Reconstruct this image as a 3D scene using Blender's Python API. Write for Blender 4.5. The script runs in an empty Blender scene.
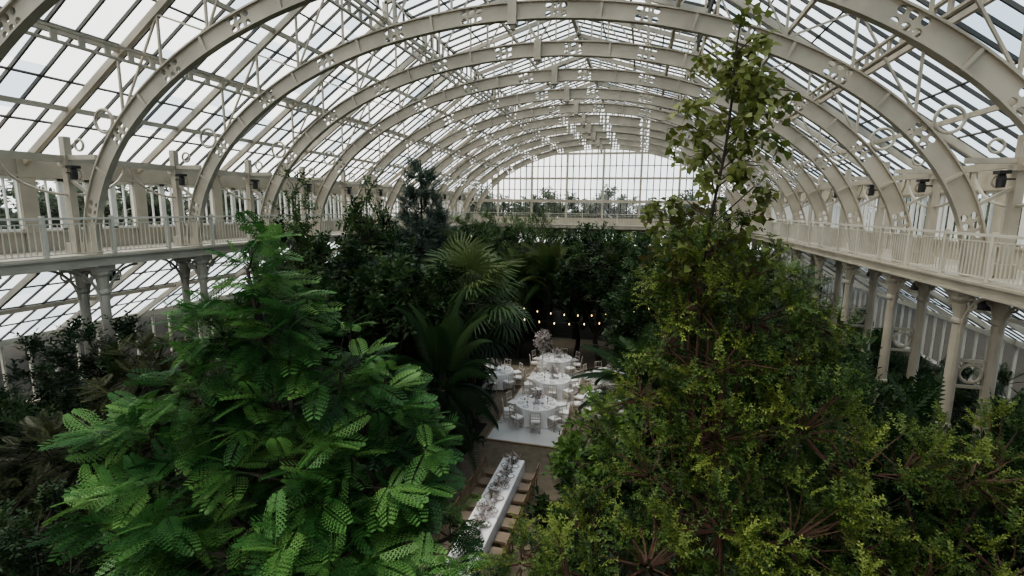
import bpy, math, random
import numpy as np
from mathutils import Vector, Matrix
PI=math.pi
# ---------------------------------------------------------------- helpers
class MB:
    def __init__(s): s.v=[]; s.f=[]; s.m=[]
    def add(s,vs,fs,mi=0):
        o=len(s.v); s.v.extend([tuple(v) for v in vs]); s.f.extend([tuple(i+o for i in f) for f in fs]); s.m.extend([mi]*len(fs))
    def box(s,a,b,mi=0):
        x0,y0,z0=a; x1,y1,z1=b
        s.add([(x0,y0,z0),(x1,y0,z0),(x1,y1,z0),(x0,y1,z0),(x0,y0,z1),(x1,y0,z1),(x1,y1,z1),(x0,y1,z1)],
              [(0,3,2,1),(4,5,6,7),(0,1,5,4),(1,2,6,5),(2,3,7,6),(3,0,4,7)],mi)
    def beam(s,p,q,w,h,side=(0,1,0),mi=0):
        p=Vector(p);q=Vector(q);d=(q-p).normalized();sd=Vector(side);sd=(sd-d*sd.dot(d))
        if sd.length<1e-4: sd=d.orthogonal()
        sd.normalize();u=d.cross(sd);a=sd*(w/2);b=u*(h/2)
        s.add([p-a-b,p+a-b,p+a+b,p-a+b,q-a-b,q+a-b,q+a+b,q-a+b],[(0,3,2,1),(4,5,6,7),(0,1,5,4),(1,2,6,5),(2,3,7,6),(3,0,4,7)],mi)
    def tube(s,pts,rads,n=6,mi=0,cap=True):
        pts=[Vector(p) for p in pts]; vs=[];ref=None
        for i,p in enumerate(pts):
            d=(pts[min(i+1,len(pts)-1)]-pts[max(i-1,0)]).normalized()
            if ref is None: ref=d.orthogonal().normalized()
            ref=(ref-d*ref.dot(d)); ref=ref.normalized() if ref.length>1e-5 else d.orthogonal().normalized()
            w=d.cross(ref); r=rads[i] if hasattr(rads,'__len__') else rads
            for k in range(n):
                a=2*PI*k/n; vs.append(p+ref*(math.cos(a)*r)+w*(math.sin(a)*r))
        fs=[]
        for i in range(len(pts)-1):
            for k in range(n):
                k2=(k+1)%n; fs.append((i*n+k,i*n+k2,(i+1)*n+k2,(i+1)*n+k))
        if cap: fs.append(tuple(range(n-1,-1,-1))); fs.append(tuple((len(pts)-1)*n+k for k in range(n)))
        s.add(vs,fs,mi)
    def ring(s,c,R,r,axis='y',n=20,m=6,mi=0):
        vs=[];fs=[];c=Vector(c)
        for i in range(n):
            a=2*PI*i/n
            e={'y':Vector((math.cos(a),0,math.sin(a))),'x':Vector((0,math.cos(a),math.sin(a))),'z':Vector((math.cos(a),math.sin(a),0))}[axis]
            ax={'y':Vector((0,1,0)),'x':Vector((1,0,0)),'z':Vector((0,0,1))}[axis]
            for j in range(m):
                b=2*PI*j/m; vs.append(c+e*(R+r*math.cos(b))+ax*(r*math.sin(b)))
        for i in range(n):
            for j in range(m):
                i2=(i+1)%n;j2=(j+1)%m; fs.append((i*m+j,i2*m+j,i2*m+j2,i*m+j2))
        s.add(vs,fs,mi)
    def lathe(s,prof,c=(0,0,0),n=16,mi=0):
        vs=[];fs=[]
        for r,z in prof:
            for k in range(n):
                a=2*PI*k/n; vs.append((c[0]+r*math.cos(a),c[1]+r*math.sin(a),c[2]+z))
        for i in range(len(prof)-1):
            for k in range(n):
                k2=(k+1)%n; fs.append((i*n+k,i*n+k2,(i+1)*n+k2,(i+1)*n+k))
        fs.append(tuple(range(n-1,-1,-1))); fs.append(tuple((len(prof)-1)*n+k for k in range(n)))
        s.add(vs,fs,mi)
    def mesh(s,name,mats,smooth=False):
        me=bpy.data.meshes.new(name); me.from_pydata(s.v,[],s.f); 
        for m in mats: me.materials.append(m)
        me.polygons.foreach_set('material_index',s.m)
        if smooth: me.polygons.foreach_set('use_smooth',[True]*len(s.f))
        me.update(); return me
    def obj(s,name,mats,smooth=False): return mkobj(name,s.mesh(name,mats,smooth))
def mkobj(name,me,loc=(0,0,0),rot=(0,0,0),sc=(1,1,1),parent=None):
    o=bpy.data.objects.new(name,me); bpy.context.scene.collection.objects.link(o)
    o.location=loc;o.rotation_euler=rot;o.scale=sc
    if parent: o.parent=parent
    return o
def mat(name,col,rough=.6,noise=0,scale=5,col2=None,metal=0,emit=0,spec=.5,bump=0):
    m=bpy.data.materials.new(name);m.use_nodes=True;nt=m.node_tree;b=nt.nodes['Principled BSDF']
    b.inputs['Base Color'].default_value=(*col,1);b.inputs['Roughness'].default_value=rough;b.inputs['Metallic'].default_value=metal
    b.inputs['Specular IOR Level'].default_value=spec
    if col2 is not None or noise:
        t=nt.nodes.new('ShaderNodeTexNoise');t.inputs['Scale'].default_value=scale;t.inputs['Detail'].default_value=4
        g=nt.nodes.new('ShaderNodeNewGeometry');nt.links.new(g.outputs['Position'],t.inputs['Vector'])
        r=nt.nodes.new('ShaderNodeValToRGB');r.color_ramp.elements[0].position=.35;r.color_ramp.elements[1].position=.65
        r.color_ramp.elements[0].color=(*col,1);c2=col2 or tuple(c*(1-noise) for c in col);r.color_ramp.elements[1].color=(*c2,1)
        nt.links.new(t.outputs['Fac'],r.inputs['Fac']);nt.links.new(r.outputs['Color'],b.inputs['Base Color'])
        if bump:
            bp=nt.nodes.new('ShaderNodeBump');bp.inputs['Strength'].default_value=bump;nt.links.new(t.outputs['Fac'],bp.inputs['Height']);nt.links.new(bp.outputs['Normal'],b.inputs['Normal'])
    if emit: b.inputs['Emission Color'].default_value=(*col,1);b.inputs['Emission Strength'].default_value=emit
    return m
def glassmat(name,c1,c2,snap,transl=0,bias=.35):
    m=bpy.data.materials.new(name);m.use_nodes=True;nt=m.node_tree;nt.nodes.clear()
    o=nt.nodes.new('ShaderNodeOutputMaterial');tr=nt.nodes.new('ShaderNodeBsdfTransparent');gl=nt.nodes.new('ShaderNodeBsdfGlossy');mx=nt.nodes.new('ShaderNodeMixShader')
    gl.inputs['Roughness'].default_value=.15;mx.inputs[0].default_value=.06
    g=nt.nodes.new('ShaderNodeNewGeometry');v=nt.nodes.new('ShaderNodeVectorMath');v.operation='SNAP';v.inputs[1].default_value=snap
    nt.links.new(g.outputs['Position'],v.inputs[0]);wn=nt.nodes.new('ShaderNodeTexWhiteNoise');nt.links.new(v.outputs[0],wn.inputs['Vector'])
    r=nt.nodes.new('ShaderNodeValToRGB');r.color_ramp.elements[0].color=(*c1,1);r.color_ramp.elements[1].color=(*c2,1);r.color_ramp.elements[1].position=bias
    nt.links.new(wn.outputs['Value'],r.inputs[0]);nt.links.new(r.outputs[0],tr.inputs[0])
    src=tr
    if transl:
        tl=nt.nodes.new('ShaderNodeBsdfTranslucent');nt.links.new(r.outputs[0],tl.inputs[0]);m2=nt.nodes.new('ShaderNodeMixShader');m2.inputs[0].default_value=transl
        nt.links.new(tr.outputs[0],m2.inputs[1]);nt.links.new(tl.outputs[0],m2.inputs[2]);src=m2
    nt.links.new(src.outputs[0],mx.inputs[1]);nt.links.new(gl.outputs[0],mx.inputs[2]);nt.links.new(mx.outputs[0],o.inputs[0]);return m
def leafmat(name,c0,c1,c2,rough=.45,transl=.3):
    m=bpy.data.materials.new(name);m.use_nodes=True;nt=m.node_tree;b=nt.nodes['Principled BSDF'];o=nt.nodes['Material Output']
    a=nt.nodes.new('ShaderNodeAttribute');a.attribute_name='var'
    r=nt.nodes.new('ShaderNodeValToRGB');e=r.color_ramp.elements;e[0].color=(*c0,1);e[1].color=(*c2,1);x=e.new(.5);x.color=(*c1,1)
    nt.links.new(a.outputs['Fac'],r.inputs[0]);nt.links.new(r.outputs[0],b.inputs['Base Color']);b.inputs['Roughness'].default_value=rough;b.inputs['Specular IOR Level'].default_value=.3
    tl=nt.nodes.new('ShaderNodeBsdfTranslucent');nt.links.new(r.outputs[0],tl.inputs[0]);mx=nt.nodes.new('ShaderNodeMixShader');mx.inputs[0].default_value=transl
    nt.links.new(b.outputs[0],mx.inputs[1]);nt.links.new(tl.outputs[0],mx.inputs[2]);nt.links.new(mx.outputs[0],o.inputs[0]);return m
CREAM=mat('cream_paint',(.42,.38,.305),.45,noise=.2,scale=1.2)
WHITE=mat('white_paint',(.54,.51,.43),.45,noise=.08,scale=2)
SASH=mat('white_sash_paint',(.70,.69,.65),.45,noise=.08,scale=2)
BAR=mat('glazing_bar_silhouette',(.05,.048,.042),.5)  # backlit silhouette put into the colour; the bars themselves are cream
DARKM=mat('black_metal',(.02,.02,.02),.4)
GLASS=glassmat('roof_glass',(.54,.63,.70),(.98,1,1),(1.43,.7,200),bias=.4)
GLASSA=glassmat('whitened_glass',(.55,.62,.68),(.85,.89,.92),(1.5,.7,200),.8,.9)
GLASS2=glassmat('window_glass',(.7,.76,.78),(.95,.95,.95),(.9,.9,200))
STONE=mat('stone_wall',(.35,.31,.26),.8,noise=.3,scale=3)
BARK=mat('bark',(.05,.038,.027),.85,noise=.5,scale=8)
BARKR=mat('red_bark',(.07,.033,.02),.8,noise=.4,scale=8)
LINEN=mat('white_linen',(.8,.78,.77),.8,noise=.05,scale=3)
WOOD=mat('chair_wood',(.26,.18,.11),.5,noise=.3,scale=10)
# ---------------------------------------------------------------- dimensions
HW=11.9; S=3.6; Y1=11.5; YF=51.1; YN=-2.9; DECK=7.43; DB=7.15; GO=14.6; EZ=10.3; XC=12.75
A=HW; B=7.0; ZB=7.4
ROOF=[(GO,EZ),(6.0,16.3),(6.0,16.9),(0,18.7)]
def roofz(x):
    x=abs(x)
    for (xa,za),(xb,zb) in zip(ROOF[:-1],ROOF[1:]):
        if xb<=x<=xa and xa!=xb: return za+(zb-za)*(xa-x)/(xa-xb)
    return EZ
ts=np.linspace(0,PI,3000); ex=A*np.cos(ts); ez=ZB+B*np.sin(ts)
sl=np.concatenate([[0],np.cumsum(np.hypot(np.diff(ex),np.diff(ez)))]); SL=sl[-1]
def AP(s,r):
    t=np.interp(s,sl,ts); x=A*math.cos(t); z=B*math.sin(t)
    nx=math.cos(t)/A; nz=math.sin(t)/B; l=math.hypot(nx,nz)
    return (x+nx/l*r, ZB+z+nz/l*r)
def archz(x,r=0):
    s=np.linspace(0,SL,400); P=[AP(q,r) for q in s]
    return float(np.interp(-abs(x),[-p[0] for p in P[:200]],[p[1] for p in P[:200]]))
def truss():
    m=MB(); D=.46; T=.03
    n=132; L=SL/n
    for i in range(n):
        hole=(i%11) in (4,5,6)
        s0=i*L;s1=s0+L
        if not hole:
            P=[AP(s0,0),AP(s1,0),AP(s1,D),AP(s0,D)]
            for y in(-T,T): m.add([(p[0],y,p[1]) for p in P],[(0,1,2,3)])
        else:
            for j in range(2):
                r0=j*D/2;r1=r0+D/2;cs=(s0+s1)/2;cr=(r0+r1)/2;R=.085
                sq=[];ci=[]
                for k in range(12):
                    a=2*PI*k/12+PI/4;c,sn=math.cos(a),math.sin(a);q=max(abs(c),abs(sn))
                    sq.append(AP(cs+c/q*L/2,cr+sn/q*D/4));ci.append(AP(cs+c*R,cr+sn*R))
                for y in(-T,T):
                    m.add([(p[0],y,p[1]) for p in sq+ci],[(k,(k+1)%12,12+(k+1)%12,12+k) for k in range(12)])
                m.add([(p[0],-T,p[1]) for p in ci]+[(p[0],T,p[1]) for p in ci],[(k,(k+1)%12,12+(k+1)%12,12+k) for k in range(12)])
    N=72
    for i in range(N):
        for r in(0,D):
            a=AP(SL*i/N,r);b=AP(SL*(i+1)/N,r); m.beam((a[0],0,a[1]),(b[0],0,b[1]),.19,.045)
    for i in range(0,13):
        s=min(max(SL*i/12,.05),SL-.05);a=AP(s,-.03);b=AP(s,D+.03);m.beam((a[0],0,a[1]),(b[0],0,b[1]),.16,.08)
    m.box((-.13,-.15,ZB+B-.15),(.13,.15,ZB+B+D+.06)); m.lathe([(.0,-.22),(.08,-.16),(.1,-.06),(.05,0)],(0,0,ZB+B-.1),8)
    for sg in(1,-1):
        m.beam((sg*XC,0,DECK),(sg*XC,0,10.9),.2,.2); m.box((sg*XC-.17,-.17,10.05),(sg*XC+.17,.17,10.2)); m.box((sg*XC-.18,-.18,DECK),(sg*XC+.18,.18,DECK+.35))
        m.beam((sg*XC,0,9.7),(sg*11.95,0,9.2),.08,.08)
        m.beam((sg*11.6,0,10.3),(sg*GO,0,10.3),.1,.14)
        m.beam((sg*XC,0,DECK+.2),(sg*A,0,DECK+.2),.1,.3)
        for (xa,za),(xb,zb) in zip(ROOF[:-1],ROOF[1:]):
            m.beam((sg*xa,0,za-.2),(sg*xb,0,zb-.2),.12,.2)
        m.ring((sg*11.15,0,11.3),.32,.045); m.ring((sg*12.2,0,10.65),.16,.035); m.ring((sg*12.35,0,9.8),.14,.03)
        xs=[10.4,8.9,7.3,5.6,3.8,1.9,0]
        for i,x in enumerate(xs):
            za=archz(x,D);zr=roofz(x)-.3
            if x>0 or sg>0: m.beam((sg*x,0,za),(sg*x,0,zr),.06,.06)
            if i<len(xs)-1:
                x2=xs[i+1];z2=roofz(x2)-.3;za2=archz(x2,D)
                if i%2==0: m.beam((sg*x,0,za),(sg*x2,0,z2),.05,.05)
                else: m.beam((sg*x,0,zr),(sg*x2,0,za2),.05,.05)
    return m.mesh('arched_roof_truss',[CREAM])
tm=truss()
ys=[Y1+S*k for k in range(-4,12)]
for y in ys[:-1]: mkobj('arched_roof_truss',tm,(0,y,0))
# ---------------------------------------------------------------- roof glazing
def slope_glazing(m,g,xa,za,xb,zb,y0,y1,sp,lap):
    n=int(round((y1-y0)/sp))
    for i in range(n+1):
        y=y0+(y1-y0)*i/n; m.beam((xa,y,za),(xb,y,zb),.05,.09)
    L=math.hypot(xb-xa,zb-za);k=max(1,int(round(L/lap)))
    for i in range(k+1):
        t=i/k;x=xa+(xb-xa)*t;z=za+(zb-za)*t
        m.beam((x,y0,z),(x,y1,z),.05,.05,side=(xb-xa,0,zb-za))
    g.add([(xa,y0,za+.02),(xb,y0,zb+.02),(xb,y1,zb+.02),(xa,y1,za+.02)],[(0,1,2,3)])
m=MB();g=MB();g2=MB()
for sg in(1,-1):
    for (xa,za),(xb,zb) in zip(ROOF[:-1],ROOF[1:]):
        slope_glazing(m,g,sg*xa,za,sg*xb,zb,YN,YF,.7,1.75)
    slope_glazing(m,g2,sg*GO,7.0,sg*20,3.6,YN,YF,.7,1.6)
m.obj('ceiling_glazing_bars',[BAR]); g.obj('ceiling_glass',[GLASS]); g2.obj('ceiling_aisle_glass',[GLASSA])
m=MB()
for sg in(1,-1):
    for x in(GO,12.45,10.3,8.15,6.1):
        z=roofz(x)-.14; m.beam((sg*x,YN,z),(sg*x,YF,z),.1,.14,side=(1,0,0))
    m.beam((sg*6,YN,16.95),(sg*6,YF,16.95),.12,.12,side=(1,0,0)); m.beam((sg*3,YN,roofz(3)-.1),(sg*3,YF,roofz(3)-.1),.1,.14,side=(1,0,0))
    for x in(9.2,4.6):
        z0=archz(x,.6)+.05;z1=z0+.3
        for z in(z0,z1): m.beam((sg*x,YN,z),(sg*x,YF,z),.09,.06,side=(1,0,0))
        y=YN
        while y<YF-.1:
            m.beam((sg*x,y,z0),(sg*x,y,z1),.05,.14,side=(1,0,0)); y+=.6
    for y in ys[:-1]:
        for dy in(1,-1):
            m.tube([(sg*XC,y+dy*(S/2-.1)*math.sin(a),9.2+1.0*(1-math.cos(a))) for a in np.linspace(0,PI/2,7)],.04,5)
    m.beam((sg*XC,YN,10.25),(sg*XC,YF,10.25),.12,.2,side=(1,0,0))
    for xx,zz in((GO,7.0),(17.3,5.3),(20,3.6)): m.beam((sg*xx,YN,zz-.12),(sg*xx,YF,zz-.12),.12,.16,side=(1,0,0))
    for y in ys: m.beam((sg*GO,y,6.8),(sg*20,y,3.4),.1,.2)
m.beam((0,YN,18.6),(0,YF,18.6),.2,.25,side=(1,0,0))
m.obj('ceiling_purlins',[CREAM])
# ---------------------------------------------------------------- columns
m=MB()
pr=[(.3,0),(.3,.25),(.22,.35),(.2,.5),(.17,.6),(.15,3.4),(.175,3.42),(.175,3.5),(.145,3.55),(.13,6.2),(.17,6.25),(.17,6.32),(.14,6.38),(.18,6.75),(.24,6.85),(.24,7.0)]
for x in(0,.85): m.lathe(pr,(x,0,0),12)
m.ring((.425,0,4.9),.24,.04)
m.beam((0,0,5.25),(.85,0,5.25),.07,.08);m.beam((0,0,4.55),(.85,0,4.55),.07,.08)
m.box((-.25,-.25,6.95),(1.1,.25,7.12))
for dy in(1,-1):
    for x in (0,.85):
        m.tube([(x,dy*(.12+1.0*(1-math.cos(a))),6.0+1.05*math.sin(a)) for a in np.linspace(0,PI/2,8)],.045,6)
        m.ring((x,dy*.42,6.78),.14,.03,'x',14)
cm=m.mesh('iron_column',[CREAM])
for y in ys[:-1]:
    mkobj('iron_column',cm,(HW+.1,y,0)); mkobj('iron_column',cm,(-HW,y,0),(0,0,PI))
# ---------------------------------------------------------------- galleries
def rail(m,p,q,n):
    p=Vector(p);q=Vector(q);d=q-p;L=d.length
    side=d.cross(Vector((0,0,1))).normalized()
    for z,w,h in((1.1,.10,.06),(.95,.04,.03),(.12,.04,.03)): m.beam(p+Vector((0,0,z)),q+Vector((0,0,z)),w,h,side=side)
    k=int(L/.14)
    for i in range(k+1):
        a=p+d*(i/k); m.beam(a+Vector((0,0,.1)),a+Vector((0,0,.95)),.022,.022,side=side)
    for i in range(n+1):
        a=p+d*(i/n); m.beam(a,a+Vector((0,0,1.18)),.09,.09,side=side)
for sg,nm in((-1,'left'),(1,'right')):
    m=MB()
    x0,x1=sorted((sg*11.6,sg*(GO-.07)))
    m.box((x0,YN,DECK-.08),(x1,YF-.07,DECK))
    m.beam((sg*11.62,YN,DECK-.12),(sg*11.62,YF,DECK-.12),.1,.34,side=(1,0,0)); m.beam((sg*11.55,YN,DECK-.02),(sg*11.55,YF,DECK-.02),.12,.06,side=(1,0,0));m.beam((sg*11.56,YN,DB),(sg*11.56,YF,DB),.1,.05,side=(1,0,0))
    y=YN
    while y<YF: m.beam((sg*11.6,y,7.25),(sg*(GO-.07),y,7.25),.08,.18); y+=.9
    gb=m.obj('gallery_balcony',[CREAM])
    m=MB(); rail(m,(sg*11.62,YN,DECK),(sg*11.62,YF-2.7,DECK),28); mkobj('railing',m.mesh('railing',[WHITE]),parent=gb)
    m=MB();g=MB();X=sg*GO
    m.box((X-.06,YN,DECK-.5),(X+.06,YF,8.05)); m.box((X-.08,YN,9.75),(X+.08,YF,10.35)); m.beam((X-sg*.1,YN,9.78),(X-sg*.1,YF,9.78),.1,.08,side=(1,0,0));m.beam((X-sg*.1,YN,8.05),(X-sg*.1,YF,8.05),.14,.06,side=(1,0,0))
    for y in ys: m.box((X-.13,y-.22,DECK),(X+.13,y+.22,10.3))
    for y in ys[:-1]:
        for k in range(4):
            a=y+.14+k*.83;b=a+.83
            for yy in(a+.05,b-.05): m.box((X-.05,yy-.045,8.05),(X+.05,yy+.045,9.75),1)
            m.box((X-.04,(a+b)/2-.02,8.05),(X+.04,(a+b)/2+.02,9.75),1)
            for zz in(8.1,9.7): m.box((X-.05,a,zz-.05),(X+.05,b,zz+.05),1)
    m.obj('wall_'+nm,[CREAM,SASH])
    g.add([(X,YN,8.05),(X,YF,8.05),(X,YF,9.75),(X,YN,9.75)],[(0,1,2,3)]); 
    g.add([(sg*20,YN,.9),(sg*20,YF,.9),(sg*20,YF,3.5),(sg*20,YN,3.5)],[(0,1,2,3)]); g.obj('window_'+nm,[GLASS2])
    m=MB(); X=sg*20; m.box((X-.2,YN,0),(X+.2,YF,.9)); m.box((X-.12,YN,3.4),(X+.12,YF,3.65),1)
    y=YN
    while y<=YF: m.box((X-.06,y-.04,.9),(X+.06,y+.04,3.4),1); y+=.9
    m.obj('wall_aisle_'+nm,[STONE,WHITE])
# ---------------------------------------------------------------- end wall
def endwall(Y,nm,inw):
    m=MB();g=MB()
    x=-14.4
    while x<=14.41:
        big=abs((x/3.6)-round(x/3.6))<.01; z1=roofz(x)-.1
        m.beam((x,Y,DECK),(x,Y,z1),.2 if big else .09,.16 if big else .1,side=(1,0,0),mi=0 if big else 1); x+=.6
    for z,w in((8.05,.1),(9.75,.3),(10.9,.07),(12.0,.2),(13.2,.07),(14.4,.2),(15.6,.07)):
        xx=GO if z<10.3 else (GO-(z-EZ)/.698 if z<16.3 else 6)
        m.beam((-xx,Y,z),(xx,Y,z),.14,w,side=(0,1,0),mi=0 if w>.08 else 1)
    m.box((-GO,Y-.06,DB-.3),(GO,Y+.06,8.0))
    zc=[(-GO,DECK),(GO,DECK),(GO,EZ),(6,16.3),(6,16.9),(0,18.7),(-6,16.9),(-6,16.3),(-GO,EZ)]
    g.add([(a,Y,b) for a,b in zc],[tuple(range(9))])
    m.obj('wall_'+nm,[CREAM,BAR]); g.obj('window_'+nm,[GLASS2])
    m=MB()
    y0,y1=sorted((Y+.07*inw,Y+2.75*inw))
    m.box((-11.5,y0,DECK-.1),(11.5,y1,DECK)); yr=Y+2.7*inw
    m.beam((-11.5,yr,DECK-.12),(11.5,yr,DECK-.12),.1,.34,side=(0,1,0))
    for k in range(-3,4):
        if k: m.lathe(pr,(k*3.2,yr,0),10)
    gb=m.obj('gallery_balcony',[CREAM])
    m=MB(); rail(m,(-11.5,yr,DECK),(11.5,yr,DECK),7); mkobj('railing',m.mesh('railing',[WHITE]),parent=gb)
    m=MB();g=MB()
    m.box((-20,Y-.2,0),(20,Y+.2,.9))
    x=-19.8
    while x<=20:
        z1=7.0 if abs(x)<GO else 7.0-(abs(x)-GO)*.63
        m.beam((x,Y,.9),(x,Y,z1),.08,.1,side=(1,0,0),mi=1); x+=.9
    m.obj('wall_lower_'+nm,[STONE,WHITE])
    g.add([(-20,Y,.9),(20,Y,.9),(20,Y,3.6),(GO,Y,7),(-GO,Y,7),(-20,Y,3.6)],[tuple(range(6))]); g.obj('window_lower_'+nm,[GLASS2])
endwall(YF,'far',-1)
# ---------------------------------------------------------------- floor
g=MB();g.box((-70,-60,-.3),(70,130,0));g.obj('floor',[mat('soil',(.03,.026,.018),.9,noise=.5,scale=2)])
g=MB();g.box((-1.9,2,0),(2.6,34,.03));g.box((-4.5,19,0),(5,27,.035));g.obj('floor_path',[mat('sandy_path',(.17,.14,.10),.85,noise=.25,scale=4)])
g=MB();g.box((-1.5,17.6,.03),(1.25,27.0,.08));g.box((-1.58,17.52,.03),(1.33,17.6,.09),1);g.box((-1.58,17.6,.03),(-1.5,27.0,.09),1);g.box((1.25,17.6,.03),(1.33,27,.09),1)
g.obj('floor_dance_stage',[mat('white_floor',(.60,.59,.58),.4,noise=.1,scale=1),WOOD])
# ---------------------------------------------------------------- plant system
class Leaves:
    def __init__(s): s.V=[];s.Q=[];s.var=[];s.n=0
    def scatter(s,T,pos,R,sc,var):
        tv,tq=T; N=len(pos)
        if N==0:return
        V=np.einsum('nij,kj->nki',R,tv)*np.asarray(sc).reshape(-1,1,1)+pos[:,None,:]
        k=len(tv); Q=(tq[None]+(np.arange(N)*k)[:,None,None]+s.n).reshape(-1,4)
        s.V.append(V.reshape(-1,3));s.Q.append(Q);s.var.append(np.repeat(var,k));s.n+=N*k
    def mesh(s,name,mt):
        V=np.concatenate(s.V).astype(np.float32);Q=np.concatenate(s.Q).astype(np.int32);va=np.concatenate(s.var).astype(np.float32)
        me=bpy.data.meshes.new(name);me.vertices.add(len(V));me.vertices.foreach_set('co',V.ravel())
        me.loops.add(Q.size);me.loops.foreach_set('vertex_index',Q.ravel())
        me.polygons.add(len(Q));me.polygons.foreach_set('loop_start',np.arange(0,Q.size,4,dtype=np.int32));me.polygons.foreach_set('loop_total',np.full(len(Q),4,np.int32))
        me.update(calc_edges=True);a=me.attributes.new('var','FLOAT','POINT');a.data.foreach_set('value',np.clip(va,0,1))
        me.materials.append(mt);return me
def frame(dirs,up=None,roll=None):
    y=dirs/np.linalg.norm(dirs,axis=1,keepdims=True)
    u=np.tile([0,0,1.0],(len(y),1)) if up is None else up
    x=np.cross(y,u);l=np.linalg.norm(x,axis=1,keepdims=True);x=np.where(l<1e-3,np.array([[1.0,0,0]]),x/np.maximum(l,1e-6))
    z=np.cross(x,y)
    if roll is not None:
        c=np.cos(roll)[:,None];s=np.sin(roll)[:,None];x,z=x*c+z*s,z*c-x*s
    return np.stack([x,y,z],axis=2)
def leafq(vs,qs,p,d,nrm,L,W,fold=.15):
    p=np.array(p,float);d=np.array(d,float);d/=np.linalg.norm(d);x=np.cross(d,nrm);x/=np.linalg.norm(x)+1e-9;n=np.cross(x,d)
    o=len(vs);vs+= [p, p+d*L*.45+x*W/2+n*fold*W, p+d*L, p+d*L*.45-x*W/2+n*fold*W]; qs.append((o,o+1,o+2,o+3))
def leaf2(vs,qs,p,d,nrm,L,W,fold=.2):
    p=np.array(p,float);d=np.array(d,float);d/=np.linalg.norm(d);x=np.cross(d,nrm);x/=np.linalg.norm(x)+1e-9;n=np.cross(x,d)
    o=len(vs);m=p+d*L*.55-n*L*.03;e=p+d*L-n*L*.15
    vs+=[p,p+d*L*.28+x*W*.5+n*fold*W,m+x*W*.4+n*fold*W*.6,m, e,m-x*W*.4+n*fold*W*.6,p+d*L*.28-x*W*.5+n*fold*W]
    qs+=[(o,o+1,o+2,o+3),(o,o+3,o+5,o+6),(o+3,o+2,o+4,o+5)]
def stemq(vs,qs,a,b,w):
    o=len(vs);a=np.array(a,float);b=np.array(b,float);x=np.array([w/2,0,0]);vs+=[a-x,a+x,b+x*.5,b-x*.5];qs.append((o,o+1,o+2,o+3))
def T_(vs,qs): return (np.array(vs,float),np.array(qs,int))
def T_bipinnate(L=.62,n=9,pl=.21,droop=.3,lw=.022,ll=.06,k=4):
    vs=[];qs=[];f=lambda t:np.array((0,L*t,-droop*L*t*t))
    stemq(vs,qs,f(0),f(1),.01)
    for i in range(n):
        t=.15+.83*i/(n-1);l=pl*math.sin(PI*(.2+.7*t))**.8
        for s in(1,-1):
            d=np.array((s,.6,-.25));d/=np.linalg.norm(d);w=np.cross(d,(0,0,1));w/=np.linalg.norm(w);p=f(t)
            leafq(vs,qs,p,d,(0,0,1),l*1.1,.02)
            for j in range(k):
                q=p+d*l*(.2+.75*j/(k-1))
                for e in(1,-1): leafq(vs,qs,q,d*1.2+w*e,(0,0,1),ll*(1-.4*j/k),lw)
    return T_(vs,qs)
def T_frond(L=.5,n=13,pl=.135,pw=.026,droop=.3):
    vs=[];qs=[];f=lambda t:(0,L*t,-droop*L*t*t)
    stemq(vs,qs,f(0),f(1),.008)
    for i in range(n):
        t=.12+.86*i/(n-1);l=pl*math.sin(PI*(.18+.74*t))**.8
        for s in(1,-1): leafq(vs,qs,f(t),(s,.45,-.25),(0,0,1),l,pw)
    leafq(vs,qs,f(1),(0,1,-.4),(0,0,1),pl*.5,pw)
    return T_(vs,qs)
def T_shoot(L=.4,n=10,l=.11,w=.055,droop=.1,sp=.7,seed=0):
    rg=random.Random(seed);vs=[];qs=[];f=lambda t:(0,L*t,-droop*L*t*t)
    stemq(vs,qs,f(0),f(1),.008)
    for i in range(n):
        t=.15+.85*i/(n-1);a=i*2.4
        d=(math.cos(a),sp+rg.uniform(-.2,.2),math.sin(a)*.5+.05-.25*t); leaf2(vs,qs,f(t),d,(0,0.1,1),l*rg.uniform(.75,1.15),w)
    return T_(vs,qs)
def T_needle(L=.4,n=26,l=.08):
    vs=[];qs=[]
    stemq(vs,qs,(0,0,0),(0,L,0),.012)
    for i in range(n):
        t=.1+.9*i/n;a=i*2.4;leafq(vs,qs,(0,L*t,0),(math.cos(a),.8,math.sin(a)),(0,0.3,1),l,.022)
    return T_(vs,qs)
def T_feather(L=2.3,n=40,l=.5,w=.045,droop=.55):
    V=[];Q=[];f=lambda t:np.array((0,L*t*(1-.18*t),L*(.25*t-droop*t*t)))
    for i in range(8): stemq(V,Q,f(i/8),f((i+1)/8),.035*(1-i/9))
    for i in range(n):
        t=.15+.85*i/(n-1);ll=l*math.sin(PI*(.15+.78*t))**.7
        for s in(1,-1):
            p=f(t);d=np.array((s,.55,-.15));d/=np.linalg.norm(d);x=np.array((0,w/2,0));e=p+d*ll*.55;q=p+d*ll+np.array((0,0,-ll*.35));o=len(V)
            V+=[p-x*.6,p+x*.6,e+x,e-x,q+x*.15,q-x*.15];Q+=[(o,o+1,o+2,o+3),(o+3,o+2,o+4,o+5)]
    return T_(V,Q)
def T_fan(P=.9,n=26,l=.75):
    vs=[];qs=[];c=np.array((0,P,.1));stemq(vs,qs,(0,0,0),c,.03)
    for i in range(n):
        a=math.radians(-125+250*i/(n-1));d=np.array((math.sin(a),math.cos(a),-.05+.1*(i%2)));sd=np.array((math.cos(a),-math.sin(a),0))*.5
        e=c+d*l*.6;q=c+d*l*.98+np.array((0,0,-.28*l));o=len(vs)
        vs+=[c-sd*.01,c+sd*.01,e+sd*.055,e-sd*.055,q+sd*.012,q-sd*.012];qs+=[(o,o+1,o+2,o+3),(o+3,o+2,o+4,o+5)]
    return T_(vs,qs)
def unit(rng,n):
    v=rng.normal(size=(n,3));return v/np.linalg.norm(v,axis=1,keepdims=True)
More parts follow.
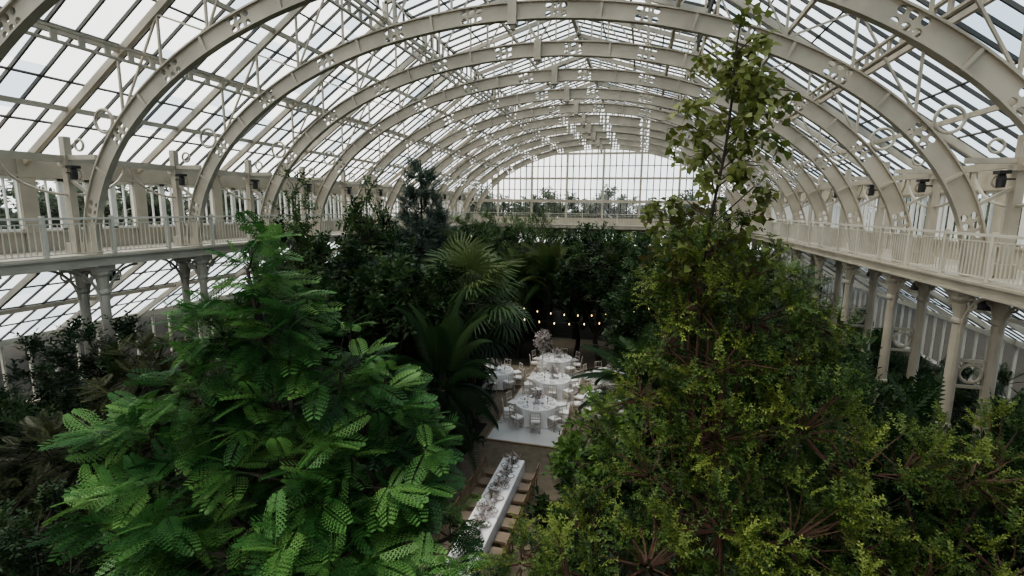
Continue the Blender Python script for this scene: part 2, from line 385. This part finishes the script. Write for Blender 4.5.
def plant(blobs,T,mt,seed,dens=14,per=12,base=(0,0,0),size=1.0,upb=.25,flat=1.0,spread=.8,bark=BARK,tr=.12,trunk=True,name='t',shell=(.6,1.0),sq=1.0,under=-.35,wvar=.35,twig=.010):
    rng=np.random.default_rng(seed);lv=Leaves();m=MB();base=np.array(base,float)
    C0=np.mean([b[:3] for b in blobs],axis=0)
    low=min(b[2]-b[3]*.3 for b in blobs);fork=np.array([C0[0]*.6+base[0]*.4,C0[1]*.6+base[1]*.4,max(base[2]+.4,low*.75+base[2]*.25)])
    if trunk:
        P=[base+(fork-base)*t+np.array([math.sin(t*5+seed)*.07,math.cos(t*4+seed)*.07,0]) for t in np.linspace(0,1,7)]
        m.tube(P,[tr*(1.25-.4*t) for t in np.linspace(0,1,7)],8)
    for b in blobs:
        c=np.array(b[:3]);r=b[3]
        if trunk:
            mid=(fork+c)/2+rng.normal(size=3)*.12*r
            m.tube([fork,mid,c],[tr*.6,tr*.4,tr*.2],5)
        n=max(3,int(dens*r*r));d=unit(rng,n*2);d=d[d[:,2]>under][:n];n=len(d)
        rr=r*rng.uniform(shell[0],shell[1],(n,1));cp=c+d*rr*np.array([1,1,sq])
        for i in range(n):
            st=c+(cp[i]-c)*.15; m.tube([st,(st+cp[i])/2+rng.normal(size=3)*.05*r,cp[i]],[twig*2,twig*1.4,twig*.7],3,cap=False)
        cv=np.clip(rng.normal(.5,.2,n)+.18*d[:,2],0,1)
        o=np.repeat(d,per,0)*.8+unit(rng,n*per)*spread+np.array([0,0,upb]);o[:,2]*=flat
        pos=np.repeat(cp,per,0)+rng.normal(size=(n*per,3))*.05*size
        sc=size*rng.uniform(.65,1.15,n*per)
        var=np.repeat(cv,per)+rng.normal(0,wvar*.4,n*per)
        lv.scatter(T,pos,frame(o,roll=rng.normal(0,.35,n*per)),sc,var)
    return (m.mesh(name+'_trunk',[bark]),lv.mesh(name+'_foliage',mt))
def place(name,pr2,loc=(0,0,0),rz=0,sc=1.0):
    if not hasattr(sc,'__len__'): sc=(sc,)*3
    o=mkobj(name,pr2[0],loc,(0,0,rz),sc); mkobj('foliage',pr2[1],parent=o); return o
def palm(T,mt,seed,H,n,size,lo=-25,hi=75,tr=.13):
    rng=np.random.default_rng(seed);lv=Leaves();m=MB()
    P=[(math.sin(t*2)*.1,0,H*t) for t in np.linspace(0,1,10)];m.tube(P,[tr*(1.15-.2*t+.08*(i%2)) for i,t in enumerate(np.linspace(0,1,10))],9)
    az=np.arange(n)*2.39996+rng.normal(0,.15,n);el=np.radians(np.linspace(hi,lo,n)+rng.normal(0,6,n))
    d=np.stack([np.cos(az)*np.cos(el),np.sin(az)*np.cos(el),np.sin(el)],1)
    pos=np.tile(np.array(P[-1],float),(n,1))+d*.1
    lv.scatter(T,pos,frame(d,roll=rng.normal(0,.2,n)),size*rng.uniform(.85,1.1,n),np.linspace(.75,.2,n)+rng.normal(0,.12,n))
    return (m.mesh('palm_trunk',[BARK]),lv.mesh('palm_fronds',mt))
L_jac=leafmat('jacaranda_leaf',(.010,.036,.012),(.044,.125,.034),(.15,.28,.08))
L_yel=leafmat('olive_leaf',(.014,.034,.009),(.056,.10,.023),(.17,.21,.05))
L_tall=leafmat('lime_leaf',(.06,.05,.02),(.10,.135,.035),(.21,.23,.08),transl=.4)
L_dark=leafmat('dark_leaf',(.007,.018,.008),(.022,.048,.018),(.06,.10,.036))
L_mid=leafmat('mid_leaf',(.014,.033,.011),(.04,.078,.024),(.09,.145,.045))
L_brown=leafmat('russet_leaf',(.016,.018,.008),(.038,.042,.018),(.07,.085,.03))
L_palm=leafmat('palm_leaf',(.018,.038,.014),(.05,.09,.032),(.13,.155,.055))
L_con=leafmat('conifer_leaf',(.03,.05,.04),(.065,.10,.075),(.12,.16,.12))
L_ext=leafmat('hazed_garden_leaf',(.05,.07,.05),(.10,.13,.09),(.17,.2,.14))  # outdoor haze painted into the leaf colour, hence pale grey-green
L_fig=leafmat('fig_leaf',(.03,.07,.015),(.07,.13,.03),(.14,.22,.06))
Tj=T_bipinnate();Tf=T_frond();Ts=T_shoot();Tsm=T_shoot(.34,15,.058,.028,.1,.6,2);Tb=T_shoot(.45,6,.21,.17,.45,.3,5);Tn=T_needle();Tp=T_feather();Tfan=T_fan();Tbig=T_shoot(.5,10,.18,.085,.15,.6,7);Tfl=T_frond(.6,12,.17,.034,.25);Tfig=T_shoot(.4,7,.17,.12,.3,.4,4)
# --- front-left jacaranda
jb=[(-3.0,7.6,7.8,.5),(-2.9,7.7,7.2,.7),(-2.3,7.7,6.6,.8),(-3.5,7.5,6.5,.8),(-2.8,7.6,6.6,.75),(-1.4,8.0,5.9,.75),(-.8,8.1,5.2,.8),(-2.4,7.4,5.2,1.0),(-3.9,7.2,5.4,.9),(-4.6,6.8,4.5,.85),(-3.2,6.4,4.1,1.05),(-1.7,6.9,4.2,1.05),(-.5,7.3,4.1,.9),(-2.2,6.0,3.4,1.1),(-3.7,5.7,3.5,.9),(-.6,6.4,3.2,1.0),(-.1,8.1,4.5,.6),(.1,7.2,3.5,.6),(.2,6.2,2.9,.65),(0,8.6,3.8,.55),(.45,7.3,3.2,.5),(.9,7.7,3.1,.45),(1.0,6.9,2.7,.5)]
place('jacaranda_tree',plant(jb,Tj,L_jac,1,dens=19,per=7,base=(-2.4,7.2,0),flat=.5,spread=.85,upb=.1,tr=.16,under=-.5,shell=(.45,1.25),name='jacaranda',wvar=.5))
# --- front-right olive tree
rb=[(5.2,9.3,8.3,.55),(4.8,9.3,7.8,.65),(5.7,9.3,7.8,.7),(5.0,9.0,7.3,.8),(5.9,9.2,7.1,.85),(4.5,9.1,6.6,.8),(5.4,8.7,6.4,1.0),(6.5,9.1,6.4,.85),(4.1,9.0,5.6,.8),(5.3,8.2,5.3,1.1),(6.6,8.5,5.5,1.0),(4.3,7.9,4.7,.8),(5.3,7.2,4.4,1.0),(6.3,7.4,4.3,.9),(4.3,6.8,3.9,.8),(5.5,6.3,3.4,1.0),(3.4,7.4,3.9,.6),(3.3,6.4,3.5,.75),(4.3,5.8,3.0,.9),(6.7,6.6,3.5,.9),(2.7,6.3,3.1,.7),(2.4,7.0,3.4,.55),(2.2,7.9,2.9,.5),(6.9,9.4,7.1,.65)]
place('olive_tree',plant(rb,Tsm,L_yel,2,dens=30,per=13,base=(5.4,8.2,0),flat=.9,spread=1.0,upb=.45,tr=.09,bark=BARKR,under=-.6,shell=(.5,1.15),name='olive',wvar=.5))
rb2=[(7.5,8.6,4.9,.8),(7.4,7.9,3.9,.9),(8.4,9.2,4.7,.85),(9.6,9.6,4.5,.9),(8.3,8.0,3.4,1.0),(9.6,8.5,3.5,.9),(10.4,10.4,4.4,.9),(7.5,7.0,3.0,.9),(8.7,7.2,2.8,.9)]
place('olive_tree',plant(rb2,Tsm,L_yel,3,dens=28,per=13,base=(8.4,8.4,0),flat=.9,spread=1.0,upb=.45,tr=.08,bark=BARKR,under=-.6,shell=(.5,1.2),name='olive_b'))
fig=plant([(3.3,9.6,4.6,.45),(3.6,9.3,5.1,.45),(3.1,9.3,4.0,.5),(3.6,9.9,4.1,.5),(2.9,9.8,3.6,.5)],Tfig,L_fig,6,dens=24,per=6,base=(3.4,9.6,0),tr=.05,name='fig',spread=1.0);place('fig_tree',fig)
# --- tall slender tree
def slender():
    rng=np.random.default_rng(11);lv=Leaves();m=MB()
    def path(z): return np.array([5.25-.22*math.sin((z)/3.2)+.03*math.sin(z*2),9.6+.1*math.sin(z),z])
    Z=np.linspace(0,12.3,26);m.tube([path(z) for z in Z],[.07*(1-z/13.2)+.008 for z in Z],7)
    br=[]
    for z in list(np.linspace(7.2,8.8,18))+list(np.linspace(9.3,11.6,24)):
        a=rng.uniform(0,2*PI);L=(1.4 if z<9.2 else 1.05)*rng.uniform(.6,1.1)*(1 if z<11.2 else .6)
        p=path(z);q=p+np.array([math.cos(a)*L*.6,math.sin(a)*L*.6,L*.5]);e=p+np.array([math.cos(a)*L,math.sin(a)*L,L*.45])
        m.tube([p,q,e],[.016,.011,.006],4);br.append((p,q,e,z))
    pos=[];dr=[];va=[]
    for p,q,e,z in br:
        for k in range(5):
            t=rng.uniform(.3,1.05);b=p+(q-p)*t*2 if t<.5 else q+(e-q)*(t-.5)*2
            a=rng.uniform(0,2*PI);pos.append(b);dr.append((math.cos(a),math.sin(a),rng.uniform(-1.3,0)));va.append(rng.uniform(.3,1) if z>9 else rng.uniform(0,.8))
    for z in np.linspace(9.2,12.4,18):
        a=rng.uniform(0,2*PI);pos.append(path(z));dr.append((math.cos(a),math.sin(a),rng.uniform(-.6,.5)));va.append(rng.uniform(.3,1))
    pos=np.array(pos);dr=np.array(dr,float)
    lv.scatter(Tb,pos,frame(dr,roll=rng.normal(0,.6,len(pos))),rng.uniform(.6,.95,len(pos)),np.array(va))
    return (m.mesh('slender_trunk',[BARK]),lv.mesh('slender_foliage',L_tall))
place('slender_lime_tree',slender())
# --- generic trees
def gen(seed,T,mt,H,R,dens=9,per=9,size=1.3,**k):
    rg=random.Random(seed);bl=[(0,0,H-R*.5,R*.55)]
    for i in range(7):
        a=i*2.4;q=R*.6;bl.append((q*math.cos(a),q*math.sin(a),H-R*.7-rg.uniform(0,H*.42),R*rg.uniform(.45,.6)))
    return plant(bl,T,mt,seed,dens=dens,per=per,size=size,name='gen%d'%seed,shell=(.6,1.15),**k)
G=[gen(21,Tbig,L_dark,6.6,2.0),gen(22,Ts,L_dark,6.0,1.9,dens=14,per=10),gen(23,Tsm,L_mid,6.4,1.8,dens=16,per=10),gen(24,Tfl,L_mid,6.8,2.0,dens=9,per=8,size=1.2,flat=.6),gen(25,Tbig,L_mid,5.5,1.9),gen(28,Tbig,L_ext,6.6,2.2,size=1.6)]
GN=['evergreen_tree','laurel_tree','myrtle_tree','acacia_tree','magnolia_tree']
def shrub(seed,T,mt,R,dens,per,size): 
    return plant([(0,0,R*.7,R*.8),(R*.5,.1,R*.5,R*.55),(-R*.5,R*.2,R*.5,R*.55),(.1,-R*.5,R*.45,R*.55)],T,mt,seed,dens=dens,per=per,size=size,tr=.04,name='shrub%d'%seed,under=-.2)
SH=[shrub(31,Tbig,L_dark,1.3,12,8,1.0),shrub(32,Tsm,L_dark,1.2,18,10,1.1),shrub(33,Ts,L_mid,1.2,14,9,1.1),shrub(34,Tfl,L_dark,1.3,10,8,1.1)]
PF=palm(Tfan,L_palm,41,4.6,34,1.15,lo=-55,hi=75);PP=palm(Tp,L_palm,42,3.6,30,1.0,lo=-20,hi=80);PS=palm(Tp,L_dark,43,2.2,26,.95,lo=-15,hi=80)
# specific trees
place('evergreen_tree',G[0],(-4.7,15.3,0),.3,1.16); place('laurel_tree',G[1],(-5.6,13.3,0),1.3,(1.0,1.0,1.1))
place('evergreen_tree',G[0],(-6.8,18.4,0),2.3,(.75,.75,1.36))
place('fan_palm',PF,(-1.9,16.6,0),.2,1.22); place('fan_palm',PF,(-3.2,19.5,0),1.9,1.2)
place('feather_palm',PS,(-1.7,13.4,0),.7,(.9,.9,1.6)); place('laurel_tree',G[1],(-3.2,11.8,0),2.3,(.75,.75,.8))
place('feather_palm',PS,(4.2,17.6,0),1.1,1.2); place('feather_palm',PP,(-1.0,28.3,0),2.1,(1.1,1.1,1.35));place('feather_palm',PP,(-2.9,28.5,0),.1,(1.1,1.1,1.25));place('fan_palm',PF,(-3.8,21.6,0),.1,1.0)
for i,(x,y,k,h) in enumerate(((-2.9,15.2,0,1.3),(-2.7,17.6,2,1.35),(-3.1,19.4,0,1.3),(-2.2,12.2,1,1.1),(2.6,15.6,1,1.0),(3.2,14.2,2,1.3),(2.6,11.6,0,1.1),(-1.9,10.4,3,1.2))): place('shrub',SH[k],(x,y,0),i*1.3,(h*.8,h*.8,h))
con=plant([(0,0,6.5,1.15),(0,0,7.4,1.05),(0,0,8.3,.9),(0,0,9.1,.7),(0,0,9.8,.5),(0,0,10.5,.3),(0,0,5.2,1.2)],Tn,L_con,51,dens=34,per=11,size=1.25,tr=.1,name='conifer',under=-.8);place('conifer_tree',con,(-6.2,22.1,0),0,(1.1,1.1,1.06))
thin=plant([(0,0,9.0,.45),(.3,.1,8.4,.5),(-.3,0,8.2,.5),(.1,0,7.6,.6),(-.2,.2,7.0,.7),(.2,0,6.3,.8),(0,0,5.5,1.0)],Ts,L_mid,52,dens=16,per=6,tr=.07,name='thin',spread=1.1)
place('young_gum_tree',thin,(-6.3,17.4,0),.4,(1,1,1.04));place('young_gum_tree',thin,(-7.3,14.6,0),2.0,(1,1,1.05))
place('laurel_tree',G[1],(1.9,28.0,0),2.2,1.3);place('evergreen_tree',G[0],(4.9,21.8,0),2.0,1.12);place('magnolia_tree',G[4],(3.6,30.5,0),1.0,1.3)
place('myrtle_tree',G[2],(-2.6,33.5,0),1.0,(1.2,1.2,1.35));place('acacia_tree',G[3],(8.6,19.5,0),.5,(.95,.95,1.05))
place('evergreen_tree',G[0],(7.4,15.5,0),2.9,(.8,.8,.95));place('magnolia_tree',G[4],(10.0,18.6,0),.9,(.8,.8,.9));place('laurel_tree',G[1],(9.6,14.0,0),.9,(.8,.8,.8))
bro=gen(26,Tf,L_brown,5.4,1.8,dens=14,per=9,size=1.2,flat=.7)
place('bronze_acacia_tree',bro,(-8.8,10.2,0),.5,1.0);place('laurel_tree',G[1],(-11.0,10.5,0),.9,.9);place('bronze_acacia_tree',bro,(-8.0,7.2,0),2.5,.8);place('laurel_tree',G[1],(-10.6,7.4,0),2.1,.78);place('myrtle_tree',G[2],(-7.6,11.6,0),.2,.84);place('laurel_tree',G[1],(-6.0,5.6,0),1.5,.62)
rg=random.Random(77)
spots=[]
for Y in np.arange(17,46,3.2):
    for X in(-9.6,-7.2,-4.4,5.0,7.4,9.6):
        x=X+rg.uniform(-.7,.7);y=Y+rg.uniform(-1,1)
        if abs(x)<3.2 or (x>-5.4 and x<5.2 and 16<y<27.5) or (x>6.3 and y<21) or (x>9 and y<24): continue
        spots.append((x,y))
for i,(x,y) in enumerate(spots):
    k=rg.randrange(5);h=rg.uniform(.85,1.08);place(GN[k],G[k],(x,y,0),rg.uniform(0,6),(h,h,h*rg.uniform(1.0,1.22)))
for Y in(29,33,37,41,45):
    k=rg.randrange(5);place(GN[k],G[k],(rg.uniform(-1,1),Y+1,0),rg.uniform(0,6),1.1)
for Y in np.arange(3.5,48,2.2):
    for X in np.arange(-17.6,18,2.2):
        x=X+rg.uniform(-.7,.7);y=Y+rg.uniform(-.7,.7)
        if -2.9<x<3.4 or (-5.5<x<6 and 18<y<28): continue
        k=rg.randrange(4);h=rg.uniform(.8,1.3);f=1.6 if 5<x<13 and y<26 else 1.0
        place('shrub',SH[k],(x,y,0),rg.uniform(0,6),(h,h,h*f*rg.uniform(.9,1.3)))
for s in(-1,1):
    for y in np.arange(-2,56,3.6):
        place('garden_tree',G[5],(s*rg.uniform(29,33),y+rg.uniform(-1,1),0),rg.uniform(0,6),rg.uniform(1.35,1.6))
for x in np.arange(-26,27,4.4):
    place('garden_tree',G[5],(x,rg.uniform(62,68),0),rg.uniform(0,6),rg.uniform(1.35,1.6))
# ---------------------------------------------------------------- tables / chairs
def chair():
    m=MB()
    for x in(-.19,.19):
        m.beam((x,-.19,0),(x,-.19,.45),.03,.03);m.tube([(x,.19,0),(x,.2,.45),(x,.26,.92)],.016,6)
    m.box((-.21,-.21,.43),(.21,.21,.46));m.box((-.2,-.2,.46),(.2,.19,.5),1)
    for z in(.62,.9):m.beam((-.19,.2+(z-.45)*.13,z),(.19,.2+(z-.45)*.13,z),.025,.04)
    for x in(-.1,0,.1):m.beam((x,.225,.62),(x,.255,.9),.015,.015)
    for z in(.15,.28):
        for x in(-.19,.19):m.beam((x,-.19,z),(x,.19,z),.018,.018)
        m.beam((-.19,-.19,z),(.19,-.19,z),.018,.018)
    return m
cmb=chair();CH=cmb.mesh('dining_chair',[mat('pale_chair',(.55,.49,.43),.4),LINEN]);CHW=cmb.mesh('wooden_chair',[WOOD,mat('seat_cushion',(.20,.155,.115),.9)])
PLATE=mat('white_china',(.85,.85,.85),.2);FLW=leafmat('flower_petal',(.06,.09,.04),(.42,.35,.34),(.80,.74,.72));GL=mat('clear_glass_ware',(.5,.5,.52),.1,spec=1)
def setting(m,x,y,z):
    m.lathe([(.0,0),(.09,.002),(.135,.018),(.13,.02)],(x,y,z),14,3); m.lathe([(.0,.02),(.085,.022),(.08,.026)],(x,y,z),12,1)
def glassw(m,x,y,z): m.lathe([(.03,0),(.006,.01),(.006,.09),(.03,.12),(.033,.18)],(x,y,z),8,2)
CHG=mat('grey_charger',(.35,.33,.32),.4)
def round_table(x,y,R=.9):
    m=MB();n=48;vs=[];fs=[]
    for (rr,z,amp) in((R,.75,0),(R+.01,.7,.005),(R+.04,.35,.04),(R+.08,.02,.07)):
        for k in range(n):
            a=2*PI*k/n;q=rr+amp*math.sin(a*12);vs.append((q*math.cos(a),q*math.sin(a),z))
    for i in range(3):
        for k in range(n):fs.append((i*n+k,(i+1)*n+k,(i+1)*n+(k+1)%n,i*n+(k+1)%n))
    fs.append(tuple(range(n)));m.add(vs,fs)
    for k in range(9):
        a=2*PI*k/9;setting(m,.68*math.cos(a),.68*math.sin(a),.752)
        for da in(-.2,-.12):glassw(m,.5*math.cos(a+da),.5*math.sin(a+da),.752)
    m.lathe([(.07,0),(.09,.08),(.05,.2),(.06,.28)],(0,0,.752),10,1)
    o=mkobj('round_banquet_table',m.mesh('round_banquet_table',[LINEN,PLATE,GL,CHG]),(x,y,0.08))
    lv=Leaves();rng=np.random.default_rng(int(abs(x*10+y*7)));d=unit(rng,70);d[:,2]=abs(d[:,2])
    T=T_shoot(.2,7,.07,.05,.1,.3,9);p=np.tile([0,0,1.02],(70,1));lv.scatter(T,p,frame(d),rng.uniform(.8,1.5,70),rng.uniform(0,1,70))
    mkobj('floral_centrepiece',lv.mesh('floral_centrepiece',FLW),parent=o)
    for k in range(9):
        a=2*PI*(k+.0)/9;mkobj('dining_chair',CH,(x+(R+.3)*math.cos(a),y+(R+.3)*math.sin(a),.08),(0,0,a-PI/2))
for x,y in((.0,19.9),(.1,23.2),(2.75,21.4),(2.8,24.8),(-2.9,23.6),(-.3,26.6)): round_table(x,y)
m=MB();m.box((-.1,8.6,.73),(.6,15.0,.76))
m.box((-.12,8.58,.3),(-.1,15.02,.75));m.box((.6,8.58,.3),(.62,15.02,.75));m.box((-.12,8.58,.3),(.62,8.6,.75));m.box((-.12,15.0,.3),(.62,15.02,.75))
for y in(8.9,11.9,14.8):
    for x in(.0,.5):m.box((x-.03,y-.03,0),(x+.03,y+.03,.73))
yy=8.95
while yy<14.9:
    for x,s in((.07,1),(.43,-1)):
        setting(m,x,yy,.762);glassw(m,x+s*.1,yy+.2,.762);glassw(m,x+s*.1,yy+.28,.762)
    yy+=.62
lt=mkobj('long_banquet_table',m.mesh('long_banquet_table',[LINEN,PLATE,GL,CHG]),(0.0,0,.03))
lv=Leaves();rng=np.random.default_rng(8);n=320;d=unit(rng,n);d[:,2]=abs(d[:,2])*.6;cy=rng.choice(np.arange(9.2,14.9,.7),n);p=np.stack([.25+rng.normal(0,.06,n),cy+rng.normal(0,.15,n),np.full(n,.8)],1)
lv.scatter(T_shoot(.18,7,.06,.04,.1,.3,9),p,frame(d),rng.uniform(.8,1.4,n),rng.uniform(0,.9,n));mkobj('table_garland',lv.mesh('table_garland',FLW),parent=lt)
yy=8.95
while yy<14.9:
    mkobj('wooden_chair',CHW,(-.38,yy,.03),(0,0,PI/2));mkobj('wooden_chair',CHW,(.9,yy,.03),(0,0,-PI/2));yy+=.62
# tall floral stand
m=MB();m.lathe([(.3,0),(.3,.08),(.06,.15),(.04,1.6),(.15,1.7),(.17,1.74)],(0,0,0),14)
o=mkobj('tall_floral_stand',m.mesh('tall_floral_stand',[PLATE]),(-.75,25.0,.08));lv=Leaves();rng=np.random.default_rng(4);d=unit(rng,180);p=np.tile([0,0,2.1],(180,1))+d*np.array([.18,.18,.32])
lv.scatter(T_shoot(.26,9,.08,.06,.1,.3,9),p,frame(d),rng.uniform(.7,1.4,180),rng.uniform(0,1,180));mkobj('flowers',lv.mesh('flowers',FLW),parent=o)
# festoon lights
BULB=mat('warm_bulb',(1,.72,.35),.4,emit=3.5)
m=MB()
for a,b in(((-2.5,22,4.2),(5.0,23.5,4.4)),((-2.5,25,4.0),(5.2,25.5,4.4))):
    a=Vector(a);b=Vector(b);P=[a.lerp(b,t)-Vector((0,0,.9*4*t*(1-t)*.6)) for t in np.linspace(0,1,12)]
    m.tube(P,.012,4,0)
    for p in P[1:-1]: m.lathe([(.01,-.11),(.024,-.08),(.024,-.05),(.012,-.02)],p,8,1)
m.obj('festoon_string_lights',[DARKM,BULB])
# hanging bell lanterns + spotlights
m=MB();m.tube([(0,0,0),(0,0,-.35)],.012,5);m.lathe([(.23,-.75),(.24,-.72),(.2,-.6),(.13,-.45),(.06,-.36),(.02,-.33)],(0,0,0),14);lm=m.mesh('bell_lantern',[DARKM])
for y in ys[2:-1]:
    for s in(-1,1): mkobj('bell_lantern',lm,(s*13.3,y+1.3,7.15))
m=MB();m.beam((0,0,0),(.2,0,0),.04,.04);m.lathe([(.09,-.2),(.1,.0),(.07,.12)],(.28,0,0),10);m.box((.16,-.13,.12),(.4,.13,.2));fm=m.mesh('spotlight_fixture',[DARKM])
for y in ys[2:-1]:
    mkobj('spotlight_fixture',fm,(-12.6,y-.15,9.85)); mkobj('spotlight_fixture',fm,(12.6,y-.15,9.85),(0,0,PI))
# ---------------------------------------------------------------- world, sun, camera
w=bpy.data.worlds.new('sky');bpy.context.scene.world=w;w.use_nodes=True;nt=w.node_tree;bg=nt.nodes['Background']
tc=nt.nodes.new('ShaderNodeTexCoord');sx=nt.nodes.new('ShaderNodeSeparateXYZ');nt.links.new(tc.outputs['Generated'],sx.inputs[0])
rp=nt.nodes.new('ShaderNodeValToRGB');mr=nt.nodes.new('ShaderNodeMapRange');mr.inputs['From Min'].default_value=-1;mr.inputs['From Max'].default_value=1
nt.links.new(sx.outputs['X'],mr.inputs['Value'])
nz=nt.nodes.new('ShaderNodeTexNoise');nz.inputs['Scale'].default_value=2.5;nz.inputs['Detail'].default_value=4;nt.links.new(tc.outputs['Generated'],nz.inputs['Vector'])
ad=nt.nodes.new('ShaderNodeMath');ad.operation='MULTIPLY_ADD';ad.inputs[1].default_value=.5;nt.links.new(nz.outputs['Fac'],ad.inputs[0])
sb=nt.nodes.new('ShaderNodeMath');sb.operation='SUBTRACT';sb.inputs[1].default_value=.25;nt.links.new(mr.outputs[0],sb.inputs[0]);nt.links.new(sb.outputs[0],ad.inputs[2])
nt.links.new(ad.outputs[0],rp.inputs[0]);nt.links.new(rp.outputs[0],bg.inputs[0])
rp.color_ramp.elements[0].color=(1,.985,.96,1);rp.color_ramp.elements[0].position=.35;rp.color_ramp.elements[1].color=(.45,.56,.66,1);rp.color_ramp.elements[1].position=.9
bg.inputs[1].default_value=2.1
sd=bpy.data.lights.new('sun','SUN');sd.energy=3.0;sd.angle=math.radians(25);sd.color=(1,.95,.86);so=bpy.data.objects.new('sun',sd);bpy.context.scene.collection.objects.link(so);so.rotation_euler=Vector((-.35,-.15,.9)).to_track_quat('Z','Y').to_euler()
sc=bpy.context.scene;sc.view_settings.view_transform='AgX';sc.view_settings.look='AgX - Medium High Contrast';sc.view_settings.exposure=.2
cd=bpy.data.cameras.new('camera');cam=bpy.data.objects.new('camera',cd);sc.collection.objects.link(cam);sc.camera=cam
TH=math.radians(14.4);PT=math.radians(9.1);RO=.0138;F=500
cd.sensor_width=36;cd.lens=F/1024*36;cd.clip_end=500
d=Vector((-math.sin(TH),math.cos(TH),0));r=Vector((math.cos(TH),math.sin(TH),0));z=Vector((0,0,1))
fw=d*math.cos(PT)-z*math.sin(PT);up=d*math.sin(PT)+z*math.cos(PT)
r2=r*math.cos(RO)+up*math.sin(RO);u2=up*math.cos(RO)-r*math.sin(RO)
C=Vector((3.96,0,9.0))
cam.matrix_world=Matrix(((r2.x,u2.x,-fw.x,C.x),(r2.y,u2.y,-fw.y,C.y),(r2.z,u2.z,-fw.z,C.z),(0,0,0,1)))
